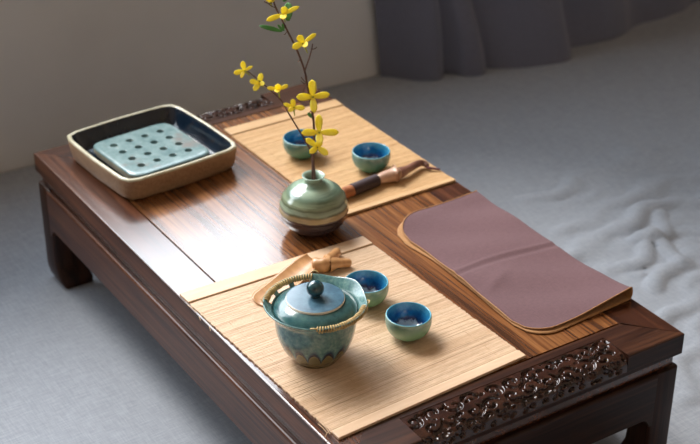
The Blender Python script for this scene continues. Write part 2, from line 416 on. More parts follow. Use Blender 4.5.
# ------------------------------------------------------------------ LOW TABLE
tb = thing('low_table', 'dark rosewood low table with scroll-carved ends holding the tea set', 'table', (0, 0, 0))
PX0, PX1, PY0, PY1 = .060, L-.060, .0555, .4475      # floating panel
SL = .032                                            # slab thickness
CX, CY0, CY1, CZ = .047, .0945, .4065, .0245         # carved strip: depth, ends, drop
for sgn in (0, 1):
    fl = (lambda y: y) if sgn == 0 else (lambda y: W-y)
    g = Geo(); g.prism([(0, fl(0)), (L, fl(0)), (PX1, fl(PY0)), (PX0, fl(PY0))], H-SL, H)
    round_outer(g.build('side_rail', [M_rail_x, M_side_lit], tb))
for sgn in (0, 1):
    fx = (lambda x: L-x) if sgn == 0 else (lambda x: x)
    g = Geo()
    U = [(0, 0), (0, CY0), (CX, CY0), (CX, CY1), (0, CY1), (0, W), (PX0, PY1), (PX0, PY0)]
    g.prism([(fx(a), b) for a, b in U], H-CZ, H)
    g.prism([(fx(a), b) for a, b in [(0, 0), (0, W), (PX0, PY1), (PX0, PY0)]], H-SL, H-CZ-.0002)
    round_outer(g.build('end_rail', [M_rail_y, M_side_shaded], tb))
g = Geo(); gp = .0028
g.box(PX0+gp, PX1-gp, PY0+gp, PY1-gp, H-.02, H-.0002); g.build('panel', M_panel, tb)
g = Geo(); g.box(PX0-.004, PX1+.004, PY0-.004, PY1+.004, H-.03, H-.021); g.build('panel_support', M_gap, tb)
g = Geo(); g.box(.007, L-.007, .007, W-.007, H-.050, H-SL); bevel(g.build('waist', M_rail_x, tb), .001)

# carved scroll strips as real relief
def spiral(cx, cy, r0, a0, turns, sgn, n=40):
    return [(cx+r0*(1-.80*k/n)*math.cos(a0+sgn*turns*2*PI*k/n), cy+r0*(1-.80*k/n)*math.sin(a0+sgn*turns*2*PI*k/n)) for k in range(n+1)]
SLEN, PLEN = CY1-CY0, .072
curves = []                                           # cut-away commas between the scrolls: (points, width at head, width at tail, depth)
rc_ = random.Random(11)
for row, (v0, du, off) in enumerate(((.0140, .0290, 0), (.0365, .0290, .5), (.0520, .0205, .2), (.0645, .0150, .6))):
    k = 0
    while (k+off+.35)*du < SLEN-.006:
        u = (k+off+.35)*du+rc_.uniform(-.002, .002); sg = 1 if (k+row) % 2 else -1
        r0 = (rc_.uniform(.0120, .0138) if row < 2 else rc_.uniform(.0062, .0076)) if row < 3 else rc_.uniform(.0035, .0045)
        if row < 3:
            curves.append((spiral(u, v0+rc_.uniform(-.0015, .0015), r0, rc_.uniform(0, 2*PI), (rc_.uniform(.85, 1.05) if row < 2 else rc_.uniform(.6, .8)), sg), .0031 if row < 2 else .0032, .0015, 1.0))
            if rc_.random() < .95:
                curves.append((spiral(u+.5*du, v0+rc_.uniform(-.006, .002), .0050, rc_.uniform(0, 6), .55, -sg), .0026, .0014, .95))
        else:
            curves.append((spiral(u, v0, r0, rc_.uniform(0, 2*PI), .55, sg), .0030, .0020, 1.0))
        k += 1
nu, nv = 400, 96
uu, vv = np.meshgrid(np.linspace(0, SLEN, nu), np.linspace(0, PLEN, nv), indexing='ij')
hh = np.zeros_like(uu)
for pts, w0, w1, amp in curves:
    P = np.array(pts); best = np.full(uu.shape, 9.0)
    for q, (a, b) in enumerate(P):
        f_ = q/(len(P)-1); w_ = (w0+(w1-w0)*f_)*min(1, .35+f_*4)
        best = np.minimum(best, ((uu-a)**2+(vv-b)**2)/(w_*w_))
    hh = np.maximum(hh, amp*np.clip(1.55-.75*best, 0, 1))
hh = 1-hh*hh*(3-2*hh)
edge = np.minimum(np.minimum(uu, SLEN-uu), np.minimum(vv, PLEN-vv))
hh = np.maximum(hh, np.clip((.0016-edge)/.0006, 0, 1)*.9)
# profile: convex fall from the lip to the end face
prof = []
for k in range(200):
    a = k/199*PI/2; ex = .50
    prof.append((CX*(1-math.sin(a)**ex), -.0008-(CZ-.0002)*(1-math.cos(a)**ex)))
prof = np.array(prof); seg = np.hypot(*np.diff(prof, axis=0).T); cum = np.concatenate([[0], np.cumsum(seg)]); cum /= cum[-1]
tv = vv[0]/PLEN
px_ = .0004+np.interp(tv, cum, prof[:, 0]); pz_ = np.interp(tv, cum, prof[:, 1])
tx, tz = np.gradient(px_), np.gradient(pz_); ln = np.hypot(tx, tz); nxv, nzv = tz/ln, -tx/ln    # outward normal (x measured inwards)
for sgn in (0, 1):
    vs = []
    for i in range(nu):
        for j in range(nv):
            dlt = -.0046+.0048*hh[i, j]
            a = px_[j]+nxv[j]*dlt; z = pz_[j]+nzv[j]*dlt
            vs.append((L-a if sgn == 0 else a, CY0+uu[i, 0], H+z))
    fs = [(i*nv+j, (i+1)*nv+j, (i+1)*nv+j+1, i*nv+j+1) for i in range(nu-1) for j in range(nv-1)]
    mesh_obj('carved_strip', vs, fs, M_carve, tb)

# aprons with rounded inner corners, legs with hoof feet
AZ0, AZ1, LG = H-.116, H-.050, .044
def apron(name, horiz_len, place, mat):
    r = .014; a0, a1 = LG-.006, horiz_len-LG+.006
    pts = [(a0, AZ1), (a0, AZ0-r)]
    pts += [(LG-.001, AZ0-r)]+[(LG+r-r*math.cos(th), AZ0-r+r*math.sin(th)) for th in np.linspace(0, PI/2, 7)]
    pts += [(horiz_len-LG-r+r*math.sin(th), AZ0-r+r*math.cos(th)) for th in np.linspace(0, PI/2, 7)]
    pts += [(horiz_len-LG+.001, AZ0-r), (a1, AZ0-r), (a1, AZ1)]
    n = len(pts); vs = []
    for d in (-.0006, .024):
        for a, z in pts: vs.append(place(a, d, z))
    fs = [tuple(range(n)), tuple(range(n, 2*n))[::-1]]+[(i, n+i, n+(i+1) % n, (i+1) % n) for i in range(n)]
    o = mesh_obj(name, vs, fs, mat, tb, False)
    bm = bmesh.new(); bm.from_mesh(o.data); q0 = Vector(place(a0, -.0006, AZ1)); q1 = Vector(place(a1, -.0006, AZ1))
    sel = [e for e in bm.edges if {round((e.verts[0].co-q0).length, 5), round((e.verts[1].co-q0).length, 5)} == {0.0, round((q1-q0).length, 5)}]
    bmesh.ops.bevel(bm, geom=sel, offset=.0050, segments=4, profile=.5, affect='EDGES'); bm.to_mesh(o.data); bm.free()
apron('apron', L, lambda a, d, z: (a, d, z), M_apron_lit)
apron('apron', L, lambda a, d, z: (a, W-d, z), M_apron_lit)
apron('apron', W, lambda a, d, z: (d, a, z), M_apron_shaded)
apron('apron', W, lambda a, d, z: (L-d, a, z), M_apron_shaded)
lev = [(H-.050, .0015, .0455), (H-.052, .0008, .0455), (H-.112, .0008, .044), (H-.150, .0010, .0415), (H-.175, .001, .0425), (H-.190, .001, .047), (H-.202, .0015, .0535), (H-.214, .004, .0575), (H-.224, .009, .057), (H-.232, .015, .0525), (H-.236, .019, .048)]
for sx in (0, 1):
    for sy in (0, 1):
        vs, fs = [], []
        for z, o0, o1 in lev:
            ring = []; rc = .005
            for cx, cy, st in ((o1-rc, o1-rc, 0), (o0+rc, o1-rc, 1), (o0+rc, o0+rc, 2), (o1-rc, o0+rc, 3)):
                for q in range(4):
                    th = st*PI/2+q*PI/6; ring.append((cx+rc*math.cos(th), cy+rc*math.sin(th)))
            for a, b in ring: vs.append((a if sx == 0 else L-a, b if sy == 0 else W-b, z))
        n = 16
        for j in range(len(lev)-1): fs += [(j*n+k, j*n+(k+1) % n, (j+1)*n+(k+1) % n, (j+1)*n+k) for k in range(n)]
        fs += [tuple(range(n)), tuple(range((len(lev)-1)*n, len(lev)*n))]
        o = mesh_obj('leg', vs, fs, M_leg, tb, True); bevel(o, .0008, 1, 60)

# ------------------------------------------------------------------ BAMBOO MATS
MT = .0030          # mat thickness
def make_mat(label, A, B, C_, D, nsl, mats, seams, end_b, end_f):
    """A back-left, B front-left, C_ front-right, D back-right (table xy); slats run A->D"""
    A, B, C_, D = (Vector((*p, 0)) for p in (A, B, C_, D)); cen = (A+B+C_+D)/4
    root = thing('bamboo_mat', label, 'placemat', (cen.x, cen.y, H), group='slatted bamboo mats on the low table')
    P = lambda s, t: (A.lerp(B, s)).lerp(D.lerp(C_, s), t)-cen
    V, Fc, UV = [], [], []
    s0, s1 = end_b, 1-end_f; nt = 10
    for k in range(nsl):
        gq = random.choice((.02, .02, .03, .05)); sa = s0+(s1-s0)*(k+gq)/nsl; sb = s0+(s1-s0)*(k+1-gq)/nsl
        ta, tb_ = random.uniform(-.003, .002), 1+random.uniform(-.002, .0025); dz = random.uniform(-.00022, .00018)
        base = len(V)
        for q in range(nt+1):
            t_ = ta+(tb_-ta)*q/nt; bow = .00012*math.sin(q*1.7+k*.9)
            for s_, z in ((sa, .0004), (sa, .0022), (sa*.8+sb*.2, .0025), (sa*.2+sb*.8, .0025), (sb, .0022), (sb, .0004)):
                p = P(s_, t_); V.append((p.x, p.y, z+dz+bow)); UV.append(((k+.5)/nsl, t_))
        for q in range(nt):
            for e in range(6):
                Fc.append((base+q*6+e, base+q*6+(e+1) % 6, base+(q+1)*6+(e+1) % 6, base+(q+1)*6+e))
        Fc += [tuple(base+e for e in range(6)), tuple(base+nt*6+e for e in range(6))[::-1]]
    mesh_obj('slats', V, Fc, mats[0], root, False, None, UV)
    for (sa, sb, hgt) in ((0, s0-.004, .0042), (s1+.003, 1, .0042)):
        vs = []
        for s_, t_ in ((sa, 0), (sb, 0), (sb, 1), (sa, 1)):
            p = P(s_, t_); vs.append((p.x, p.y))
        g = Geo(); g.prism(vs, .0002, hgt); bevel(g.build('end_slat', mats[1], root), .0007, 2)
    g = Geo()
    for t_ in seams:
        pts = []
        for k in range(nsl*2+1):
            p = P(s0+(s1-s0)*k/(nsl*2), t_); pts.append((p.x, p.y, .00245 if k % 2 else .0021))
        g.tube(pts, .00022, 5)
    g.build('stitching', mats[2], root)
    return root
seams = [.07, .27, .47, .67, .90]
mat1 = make_mat('pale bamboo slat mat under the teapot at the carved end of the table', (.494, .001), (.865, .0135), (.850, .296), (.497, .287), 118, (M_bamboo, M_bamboo_end, M_thread_pale), seams, .072, .042)
mat2 = make_mat('golden bamboo slat mat behind the round vase, beyond the mauve cloth', (.092, .286), (.433, .288), (.431, .497), (.092, .497), 104, (M_bamboo2, M_bamboo_end2, M_thread), [.1, .37, .63, .9], .075, .03)
g = Geo()                                            # frayed binding threads on the mat's left edge
for px0, px1 in (((187.5, 305), (196.5, 312.5)), ((199, 317), (200.5, 320.5)), ((209.5, 327), (210.5, 331)), ((318, 424), (327, 433)), ((321, 423), (330, 434)), ((325, 437), (329, 431))):
    a, b = on_z(px0, H+.0042), on_z(px1, H+.0036); c_ = (a+b)/2+Vector((0, 0, .0012))
    o3 = Vector(mat1.location); g = Geo(); g.tube([p-o3 for p in smooth_pts([a, c_, b], 4)], .0004, 5); g.build('frayed_thread', M_thread_pale, mat1)

# ------------------------------------------------------------------ TEA TRAY
tray = thing('tea_tray', 'square brown stoneware tea tray with pierced celadon plate near the back corner', 'tea tray', (.1318, .1405, H), math.radians(4.6))
def squircle(hs, n=96, bulge=.022, pw=11):
    out = []
    for k in range(n):
        th = 2*PI*k/n; th = th+.16*math.sin(4*th+PI); c_, s_ = math.cos(th), math.sin(th)
        r = hs*(abs(c_)**pw+abs(s_)**pw)**(-1/pw)*(1+bulge*math.cos(2*th)**2)
        out.append((r*c_, r*s_))
    return out
def loft(rings, closed_ends=True):
    n = len(rings[0]); vs = [p for r in rings for p in r]
    fs = [(j*n+k, j*n+(k+1) % n, (j+1)*n+(k+1) % n, (j+1)*n+k) for j in range(len(rings)-1) for k in range(n)]
    if closed_ends: fs += [tuple(range(n))[::-1], tuple(range((len(rings)-1)*n, len(rings)*n))]
    return vs, fs
levels = [(.080, .0005, 0), (.086, .0, 0), (.0915, .001, 0), (.0945, .004, 0), (.0970, .012, 0), (.0990, .024, 0), (.0998, .0320, 0),   # outside
          (.0993, .0338, 1), (.0980, .0347, 1), (.0955, .0347, 1), (.0942, .0338, 1), (.0932, .0315, 2), (.0880, .020, 2), (.0850, .0115, 2), (.0800, .0085, 2), (.06, .008, 2)]
rings = [[(x, y, z*1.13) for x, y in squircle(hs)] for hs, z, _ in levels]
vs, fs = loft(rings); n = 96
mi = []
for j in range(len(levels)-1): mi += [levels[j+1][2] if levels[j+1][2] != levels[j][2] else levels[j][2]]*n
mi += [0, 2]
mesh_obj('tray_body', vs, fs, [M_tray_out, M_tray_rim, M_tray_in], tray, True, mi)
pl = [(.063, .0085, 1), (.0675, .0095, 1), (.0695, .0135, 1), (.0695, .0205, 1), (.0685, .0225, 0), (.0665, .0235, 0), (.061, .0238, 0)]
rings = [[(x, y, z) for x, y in squircle(hs, 96, 0, 9)] for hs, z, _ in pl]
vs, fs = loft(rings); mi = []
for j in range(len(pl)-1): mi += [pl[j+1][2]]*96
mi += [1, 0]
plate = mesh_obj('drain_plate', vs, fs, [M_plate, M_plate_edge], tray, True, mi)
plate.location = (-.001, -.0005, .0025)
g = Geo()
for i in range(4):
    for j in range(4):
        cx, cy = (i-1.5)*.0275, (j-1.5)*.0275; r = .0058
        g.prism([(cx+r*math.cos(2*PI*k/18), cy+r*math.sin(2*PI*k/18)) for k in range(18)], .0145, .03)
cut = g.build('cutter', M_plate); cut.parent = tray; cut.location = plate.location
bpy.context.view_layer.update(); boolean_cut(plate, cut); bevel(plate, .0010, 2, 60)

# ------------------------------------------------------------------ TEA CUPS
cup_out = smooth_prof([(0, .0012), (.010, .0012), (.0118, 0), (.0142, 0), (.0150, .0022), (.0205, .0048), (.0262, .0118), (.0291, .0205), (.0293, .0280), (.0287, .0318)], 3)
cup_in = smooth_prof([(.0287, .0318), (.0279, .0324), (.0269, .0316), (.0270, .026), (.0255, .017), (.0205, .0085), (.011, .0058), (0, .0054)], 3)
def make_cup(mat, label):
    root = thing('tea_cup', label, 'cup', group='small glazed tea cups')
    lathe('cup_body', cup_out+cup_in[1:3], mat, root, 56)
    o = lathe('cup_lining', [(r, z) for r, z in cup_in[2:]], M_cup_in, root, 56)
    return root
MZ = H+.0027
c1 = make_cup(M_cup, 'green glazed tea cup with blue lining, in front of the other cup beside the teapot')
c1.location = (.735, .199, MZ)
c2 = copy_thing(c1, (.642, .197, MZ), 2.2, 'green glazed blue-lined tea cup partly hidden behind the rim of the teapot')
c3 = make_cup(M_cup_b, 'teal tea cup on the golden mat beside the brush with a bamboo root handle')
c3.location = (.333, .409, MZ)
c4 = copy_thing(c3, (.238, .344, MZ), 1.3, 'teal tea cup on the golden mat partly hidden behind the yellow flowers')

# ------------------------------------------------------------------ TEAPOT
pot = thing('teapot', 'teal glazed lidded teapot with rattan-wrapped wide rim and drip glaze at its base', 'teapot', (.7105, .078, MZ))
SP = math.radians(98); ZS = .955
def warp(th, r, z):
    d = (th-SP+PI) % (2*PI)-PI
    k = max(0, min(1, (r-.050)/.0145))*(1 if z > .066 else 0)
    lip = math.exp(-(d/.26)**2); dip = math.exp(-((abs(d)-.55)/.22)**2)
    return r*(1+k*(.022*lip-.018*dip)), ZS*(z+k*(.0040*lip-.0016*dip))
pot_out = smooth_prof([(0, .0015), (.022, .0015), (.0245, 0), (.0275, 0), (.0290, .0025), (.0340, .0085), (.0412, .0195), (.0470, .036), (.0493, .050), (.0500, .062), (.0515, .0690), (.0560, .0755), (.0612, .0805), (.0633, .0830)], 3)
pot_in = smooth_prof([(.0633, .0830), (.0628, .0842), (.0614, .0838), (.0566, .0792), (.0530, .0752), (.0508, .0712), (.0475, .0690), (.0455, .060), (.044, .040), (.036, .016), (0, .012)], 3)
prof_pot = pot_out+pot_in[1:]
body = lathe('pot_body', prof_pot, M_pot, pot, 96, warp)
WRAPS = [(152, 236), (-30, 50)]
g = Geo()
for a0, a1 in WRAPS:                                  # openings in the rim under the winding
    for k in range(3):
        b0 = a0+(a1-a0)*(k+.12)/3; b1 = a0+(a1-a0)*(k+.88)/3
        th = np.radians(np.linspace(b0, b1, 8))
        poly = [(.0592*math.cos(q), .0592*math.sin(q)) for q in th]+[(.0535*math.cos(q), .0535*math.sin(q)) for q in th[::-1]]
        g.prism(poly, .064, .098)
cut = g.build('cutter', M_pot); cut.parent = pot
bpy.context.view_layer.update(); boolean_cut(body, cut)
lid_prof = smooth_prof([(0, .0725), (.044, .0705), (.0500, .0712), (.0512, .0728), (.0500, .0762), (.0450, .0815), (.0370, .0858), (.0355, .0862)], 3)
lid_prof = [(r, z-.0035) for r, z in lid_prof]
lid = lathe('lid', lid_prof+[(r, z-.0035) for r, z in [(.0358, .0882), (.0352, .0890), (.0338, .0892), (.02, .0898), (.006, .0904), (0, .0905)]], [M_should, M_cream, M_lid], pot, 72,
            mats_of=lambda j: 0 if j < len(lid_prof)-1 else (1 if j < len(lid_prof)+1 else 2))
kn = [(0, .0900), (.0065, .0900), (.0060, .0912)]+[(.0108*math.sin(a), .1012-.0102*math.cos(a)) for a in np.linspace(.55, PI-.01, 18)]+[(0, .1114)]
kn = [(r, z-.0035) for r, z in kn]
lathe('knob', kn, M_knob, lid, 40)
for a0, a1 in WRAPS:
    pts, rad = [], []
    turns = 26; N = turns*9
    for k in range(N+1):
        f = k/N; th = math.radians(a0+(a1-a0)*f); ph = 2*PI*turns*f
        gap = abs(((f*3) % 1)-.5); s = 1.0
        rr, zz = warp(th, .0600, .0812)
        bulge = 1+.10*math.sin(f*37)
        pts.append(((rr+.0036*bulge*math.cos(ph))*math.cos(th), (rr+.0036*bulge*math.cos(ph))*math.sin(th), zz+.0032*bulge*math.sin(ph)))
    g = Geo(); g.tube(pts, .00105, 6)
    for b, d in ((a0, -1), (a1, 1)):                 # loose ends tucked over the rim
        th = math.radians(b); q = math.radians(b+d*7)
        g.tube(smooth_pts([(.0648*math.cos(th), .0648*math.sin(th), .0820), (.0652*math.cos((th+q)/2), .0652*math.sin((th+q)/2), .0832), (.0628*math.cos(q), .0628*math.sin(q), .0812)], 4), .0009, 6)
    g.build('rattan_wrap', M_rattan, pot, True)

# ------------------------------------------------------------------ VASE AND FORSYTHIA
vase = thing('bud_vase', 'round banded green bud vase with dark foot holding the yellow flowering twig', 'vase', (.4367, .2435, H))
vp = smooth_prof([(0, .001), (.018, .001), (.0205, 0), (.0235, .0005), (.0310, .0045), (.0405, .0140), (.0462, .0270), (.0472, .0370), (.0445, .0500), (.0370, .0615), (.0265, .0690), (.0160, .0730), (.0122, .0752), (.0114, .0780), (.0132, .0820), (.0156, .0846), (.0154, .0856), (.0138, .0855)], 4)
vi = smooth_prof([(.0138, .0855), (.0108, .0830), (.0090, .078), (.0090, .074), (.020, .066), (.038, .050), (.040, .034), (.030, .012), (0, .008)], 2)
def ribs(th, r, z):
    return (r*1.03*(1+.014*math.sin(z*620+.3*math.sin(th))*(1 if .02 < z < .07 else 0)), z)
lathe('vase_body', vp+vi[1:], M_vase, vase, 80, ribs)

br = thing('forsythia_twig', 'thin brown twig with yellow four-petalled flowers standing in the vase', 'flowering twig', (.4367, .2435, H))
O = Vector(br.location)
lipc = O+Vector((.0015, 0, .083)); DEP = (lipc-CAM).dot(-TOWARD)
hd = Vector((-TOWARD.x, -TOWARD.y, 0)).normalized()
def tw(px, off=0.0):                                 # upright plane through the vase, off = metres further back
    d = ray(px); p0 = lipc+hd*off; t_ = (p0-CAM).dot(hd)/d.dot(hd); return CAM+d*t_-O
main = [(314, 200, 0), (314.6, 178, .0), (313.4, 160, .002), (314, 129, .004), (312, 110, .0), (307.2, 86, -.006), (304.6, 71, -.008), (296.7, 49.5, -.004), (287.7, 31.5, .004), (281, 18, .010), (275.5, 7, .014), (271, -8, .018), (268, -24, .02)]
side = [(313.5, 196, 0), (312.6, 176, .004), (311.5, 154, .010), (304, 138, .016), (297, 127, .022), (288.5, 113, .03), (280.4, 99.5, .034), (265.5, 86, .04), (252, 74.5, .046), (247, 71, .048)]
fork = [(304.6, 71, -.008), (308.5, 60, -.016), (311.5, 50, -.022), (312.5, 44, -.025)]
g = Geo()
P3 = smooth_pts([tw(p[:2], p[2]) for p in main], 5); g.tube(P3, [.0019-.0009*i/len(P3)+.00025*(i % 7 == 0) for i in range(len(P3))], 7)
P3 = smooth_pts([tw(p[:2], p[2]) for p in side], 5); g.tube(P3, [.0015-.0008*i/len(P3)+.0002*(i % 6 == 0) for i in range(len(P3))], 7)
P3 = smooth_pts([tw(p[:2], p[2]) for p in fork], 5); g.tube(P3, [.0011-.0003*i/len(P3) for i in range(len(P3))], 7)
for a, b, off in (((307, 84), (300.5, 80.5), -.006), ((307, 83), (301, 77), -.007), ((287, 31), (284, 34.5), .004), ((300, 58), (297.5, 62), -.005), ((276, 8), (266.5, 2), .014), ((271.5, 3), (264, 1.5), .015), ((311, 49), (317, 47), -.022), ((312.3, 108), (309, 113), .0)):
    g.tube(smooth_pts([tw(a, off), tw(((a[0]+b[0])/2, (a[1]+b[1])/2+1), off-.003), tw(b, off-.002)], 4), .00065, 5)
g.build('stem', M_stem, br, True)

PXM = 1/735.0
def petal_geo(g, base, tip_px, wpx, curl=.25, mi=0, tipw=.62):
    """a cupped blade from base towards (dx right, dy down, dz towards viewer) in photo-pixel lengths"""
    d = (RIGHT*tip_px[0]-UP*tip_px[1]+TOWARD*tip_px[2])*PXM; ln = d.length; a = d.normalized()
    ref = TOWARD if abs(a.dot(TOWARD)) < .93 else UP
    nrm = (ref-a*ref.dot(a)).normalized(); sd = a.cross(nrm); w = wpx*PXM/2; ns, nc = 9, 5; vs = []
    for layer in (0, 1):
        for i in range(ns):
            t_ = i/(ns-1); ww = w*(.30+.70*math.sin(min(t_/tipw, 1)*PI/2))*(math.sqrt(max(0, 1-max(0, (t_-tipw)/(1-tipw))**2.6)) if t_ < .999 else .12)
            for c in range(nc):
                s_ = (c/(nc-1)-.5)*2
                p = base+a*(ln*t_)+sd*(ww*s_)+nrm*(curl*ln*(t_*(1-t_))*.9+.18*ww*(s_*s_)-.0004*layer-curl*.25*ln*t_*t_)
                vs.append(p)
    m = ns*nc; fs = []
    for i in range(ns-1):
        for c in range(nc-1):
            q = (i*nc+c, i*nc+c+1, (i+1)*nc+c+1, (i+1)*nc+c); fs.append(q); fs.append(tuple(m+k for k in q[::-1]))
    rim = [i*nc for i in range(ns)]+[(ns-1)*nc+c for c in range(1, nc)]+[i*nc+nc-1 for i in range(ns-2, -1, -1)]+[c for c in range(nc-2, 0, -1)]
    fs += [(rim[i], rim[(i+1) % len(rim)], m+rim[(i+1) % len(rim)], m+rim[i]) for i in range(len(rim))]
    g.add(vs, fs, mi)
# centre px, distance offset, calyx direction px, petals (dx, dy, dz, width)
FLOW = [
    ((244.5, 71), .048, (5, 4, -5), [(-1.5, -9, 3, 6), (-10, 2.5, 3, 6), (8, -4.5, 2, 3.5), (-3, 7, 4, 4)]),
    ((259.5, 84), .042, (4, 3, -4), [(2, -10, 3, 6.5), (-9, -3, 3, 6.5), (-5, 6.5, 5, 6.5), (5, 0, 6, 5)]),
    ((278.5, 89.5), .033, (1, 8, -3), [(0, -4, 7, 8), (-11, -1.5, 1, 4.5), (9.5, -4, 1, 4.5), (-1, 3, 8, 7)]),
    ((293.5, 107.5), .03, (1, 8, -4), [(-.5, -8, 2, 6), (-9.5, -3.5, 2, 4.5), (11, 1, 3, 6), (-4, 4, 6, 5.5)]),
    ((312.8, 97), -.006, (1, 3, -9), [(-.5, -16, 3, 9), (-15, .5, 4, 8.5), (16, -2.5, 2, 7.5), (1.5, 15, 4, 8)]),
    ((319, 132.5), .0, (-1, 5, -8), [(0, -17, 3, 8.5), (-16.5, .5, 4, 8.5), (19, 0, 2, 8), (1, 11, 6, 8.5)]),
    ((317.5, 147), -.004, (-2, 4, -8), [(-11, -8, 3, 7), (10, 7.5, 4, 7.5), (3, -6, 6, 8), (-7, 6, 5, 6.5)]),
    ((283, 14.5), .008, (2, 7, -4), [(-15, 6, 3, 6), (15, -7, 3, 5), (2.5, -6.5, 3, 8), (1, 5, 8, 8)]),
    ((303, 43.5), -.022, (4.5, 9, -3), [(-9.5, 4.5, 4, 7.5), (-4, -7, 3, 8), (12, -9, 1, 5), (4, 3, 7, 7)]),
    ((270.5, 2.5), .016, (1, 4, -3), [(1, -7, 1, 4), (-4, -4, 2, 3.5), (4, -3, 2, 3.5)]),
]
for c, off, cal, pet in FLOW:
    base = tw(c, off)
    g = Geo(); e = (RIGHT*cal[0]-UP*cal[1]+TOWARD*cal[2])*PXM
    g.tube([base+e, base+e*.6, base+e*.2, base-e*.05], [.0007, .0011, .0016, .0019], 8)
    fl = g.build('flower', M_calyx, br, True)
    for p in pet:
        q = Geo(); petal_geo(q, base, (p[0]*1.04, p[1]*1.04, p[2]*1.3), p[3]*.9); q.build('petal', M_petal, fl, True)
for base, off, tip, w in (((282, 31.5), .006, (-22, -5.5, 2), 4.5), ((288, 21), .016, (0, -19, -3), 9), ((283, 31), .004, (-5, -6, 2), 2.5), ((284, 31), .003, (-1.5, -7, 2), 2.5), ((313.6, 118), .004, (-6, -5, 2), 4), ((283, 1.5), .016, (4, -3, 1), 3)):
    q = Geo(); petal_geo(q, tw(base, off), tip, w, .2, 0, .45); q.build('leaf', M_leaf, br, True)
q = Geo(); q.tube([tw((285.5, 33), .004), tw((283, 31.5), .005)], .0006, 5)

# ------------------------------------------------------------------ MAUVE CLOTH (folded in half, fold along the table's right edge)
nap = thing('tea_cloth', 'mauve cloth with brown stitched hem folded flat on the right side of the table', 'cloth', (.65, .41, H))
NO = Vector(nap.location)
nx_, ns_ = 150, 34
def layer_xy(u, s, x0, x1, yfree, yfold, rc, rr=.042):
    """u along the table 0..1, s from free edge 0 to fold 1; rounded free corners"""
    y = yfree(u)+(yfold-yfree(u))*s
    dy = y-yfree(u)
    cut_ = rc-math.sqrt(max(0, rc*rc-(rc-min(dy, rc))**2)) if dy < rc else 0
    cut2 = rr-math.sqrt(max(0, rr*rr-(rr-min(dy, rr))**2)) if dy < rr else 0
    xa, xb = x0+cut_, x1-cut2
    return xa+(xb-xa)*u, y
def ztop(x, y):
    z = .0052+.0012*math.sin(x*31+y*17)+.0008*math.sin(x*70-y*40)
    z += .0009*math.exp(-((x-.650-.03*(y-.42)+.006*math.sin((y-.33)*25))/.0032)**2)-.0011*math.exp(-((x-.659-.03*(y-.42)+.006*math.sin((y-.33)*25))/.004)**2)
    z += .0016*math.exp(-((x-.70+.5*(y-.36))/.010)**2)*math.exp(-((y-.37)/.03)**2)
    f = max(0, (y-.40)/.1); z += .0120*f**1.4*max(0, min(1, (x-.72)/.10))**2+.0022*f*f
    z += .002*math.exp(-((x-.49)/.02)**2)
    return z
yf_top = lambda u: .3325+.006*math.sin(u*PI*1.1+.2)*(1-u)-.004*u
yf_low = lambda u: .3350-.0075*math.exp(-(u/.16)**2)-.007*math.exp(-((u-1)/.35)**2)
YF = .4975
rows = []
RC = .040
for j in range(ns_+1):                                # lower layer, free edge -> fold
    s = j/ns_; row = []
    for i in range(nx_+1):
        x, y = layer_xy(i/nx_, s, .487, .829-.010*s, yf_low, YF-.003, .054)
        row.append(Vector((x, y, .0008)))
    rows.append(row)
nfold = 8
for k in range(1, nfold):                             # the fold itself
    row = []
    for i in range(nx_+1):
        u = i/nx_; x = .482+(.8185-.482)*u; zt = ztop(x, YF-.003); hf = (zt-.0008)/2; a = -PI/2+PI*k/nfold
        row.append(Vector((x, YF-.003+.0032*math.cos(a), .0008+hf+hf*math.sin(a))))
    rows.append(row)
for j in range(ns_, -1, -1):
    s = j/ns_; row = []
    for i in range(nx_+1):
        x, y = layer_xy(i/nx_, s, .484, .822-.0035*s, yf_top, YF-.003, .062)
        row.append(Vector((x, y, ztop(x, y))))
    rows.append(row)
off0 = Vector((NO.x, NO.y, 0)); m = nx_+1
vs = [p-off0 for r in rows for p in r]
fs = [(j*m+i, (j+1)*m+i, (j+1)*m+i+1, j*m+i+1) for j in range(len(rows)-1) for i in range(nx_)]
# winding: outer face is mauve
me = bpy.data.meshes.new('cloth_sheet'); me.from_pydata([tuple(v) for v in vs], [], fs)
me.materials.append(M_mauve); me.materials.append(M_tan); me.polygons.foreach_set('use_smooth', [True]*len(me.polygons)); me.update()
mid = me.polygons[(len(rows)-5)*nx_+nx_//2]
if mid.normal.z < 0: me.flip_normals()
sheet = bpy.data.objects.new('cloth_sheet', me); COL.objects.link(sheet); sheet.parent = nap
so = sheet.modifiers.new('Solidify', 'SOLIDIFY'); so.thickness = .0011; so.offset = -1; so.material_offset = 1; so.material_offset_rim = 1
g = Geo()
loop = [r[0] for r in rows]+rows[-1][1:]+[r[-1] for r in rows[::-1]][1:]+rows[0][::-1][1:-1]
loop = [p-off0 for p in loop]+[loop[0]-off0]
tb_rad = [.00085+.00025*(i % 2) for i in range(len(loop))]
g.tube(loop, tb_rad, 6)
g.build('stitched_hem', M_hem, nap, True)
nap.location.z = H+.0006

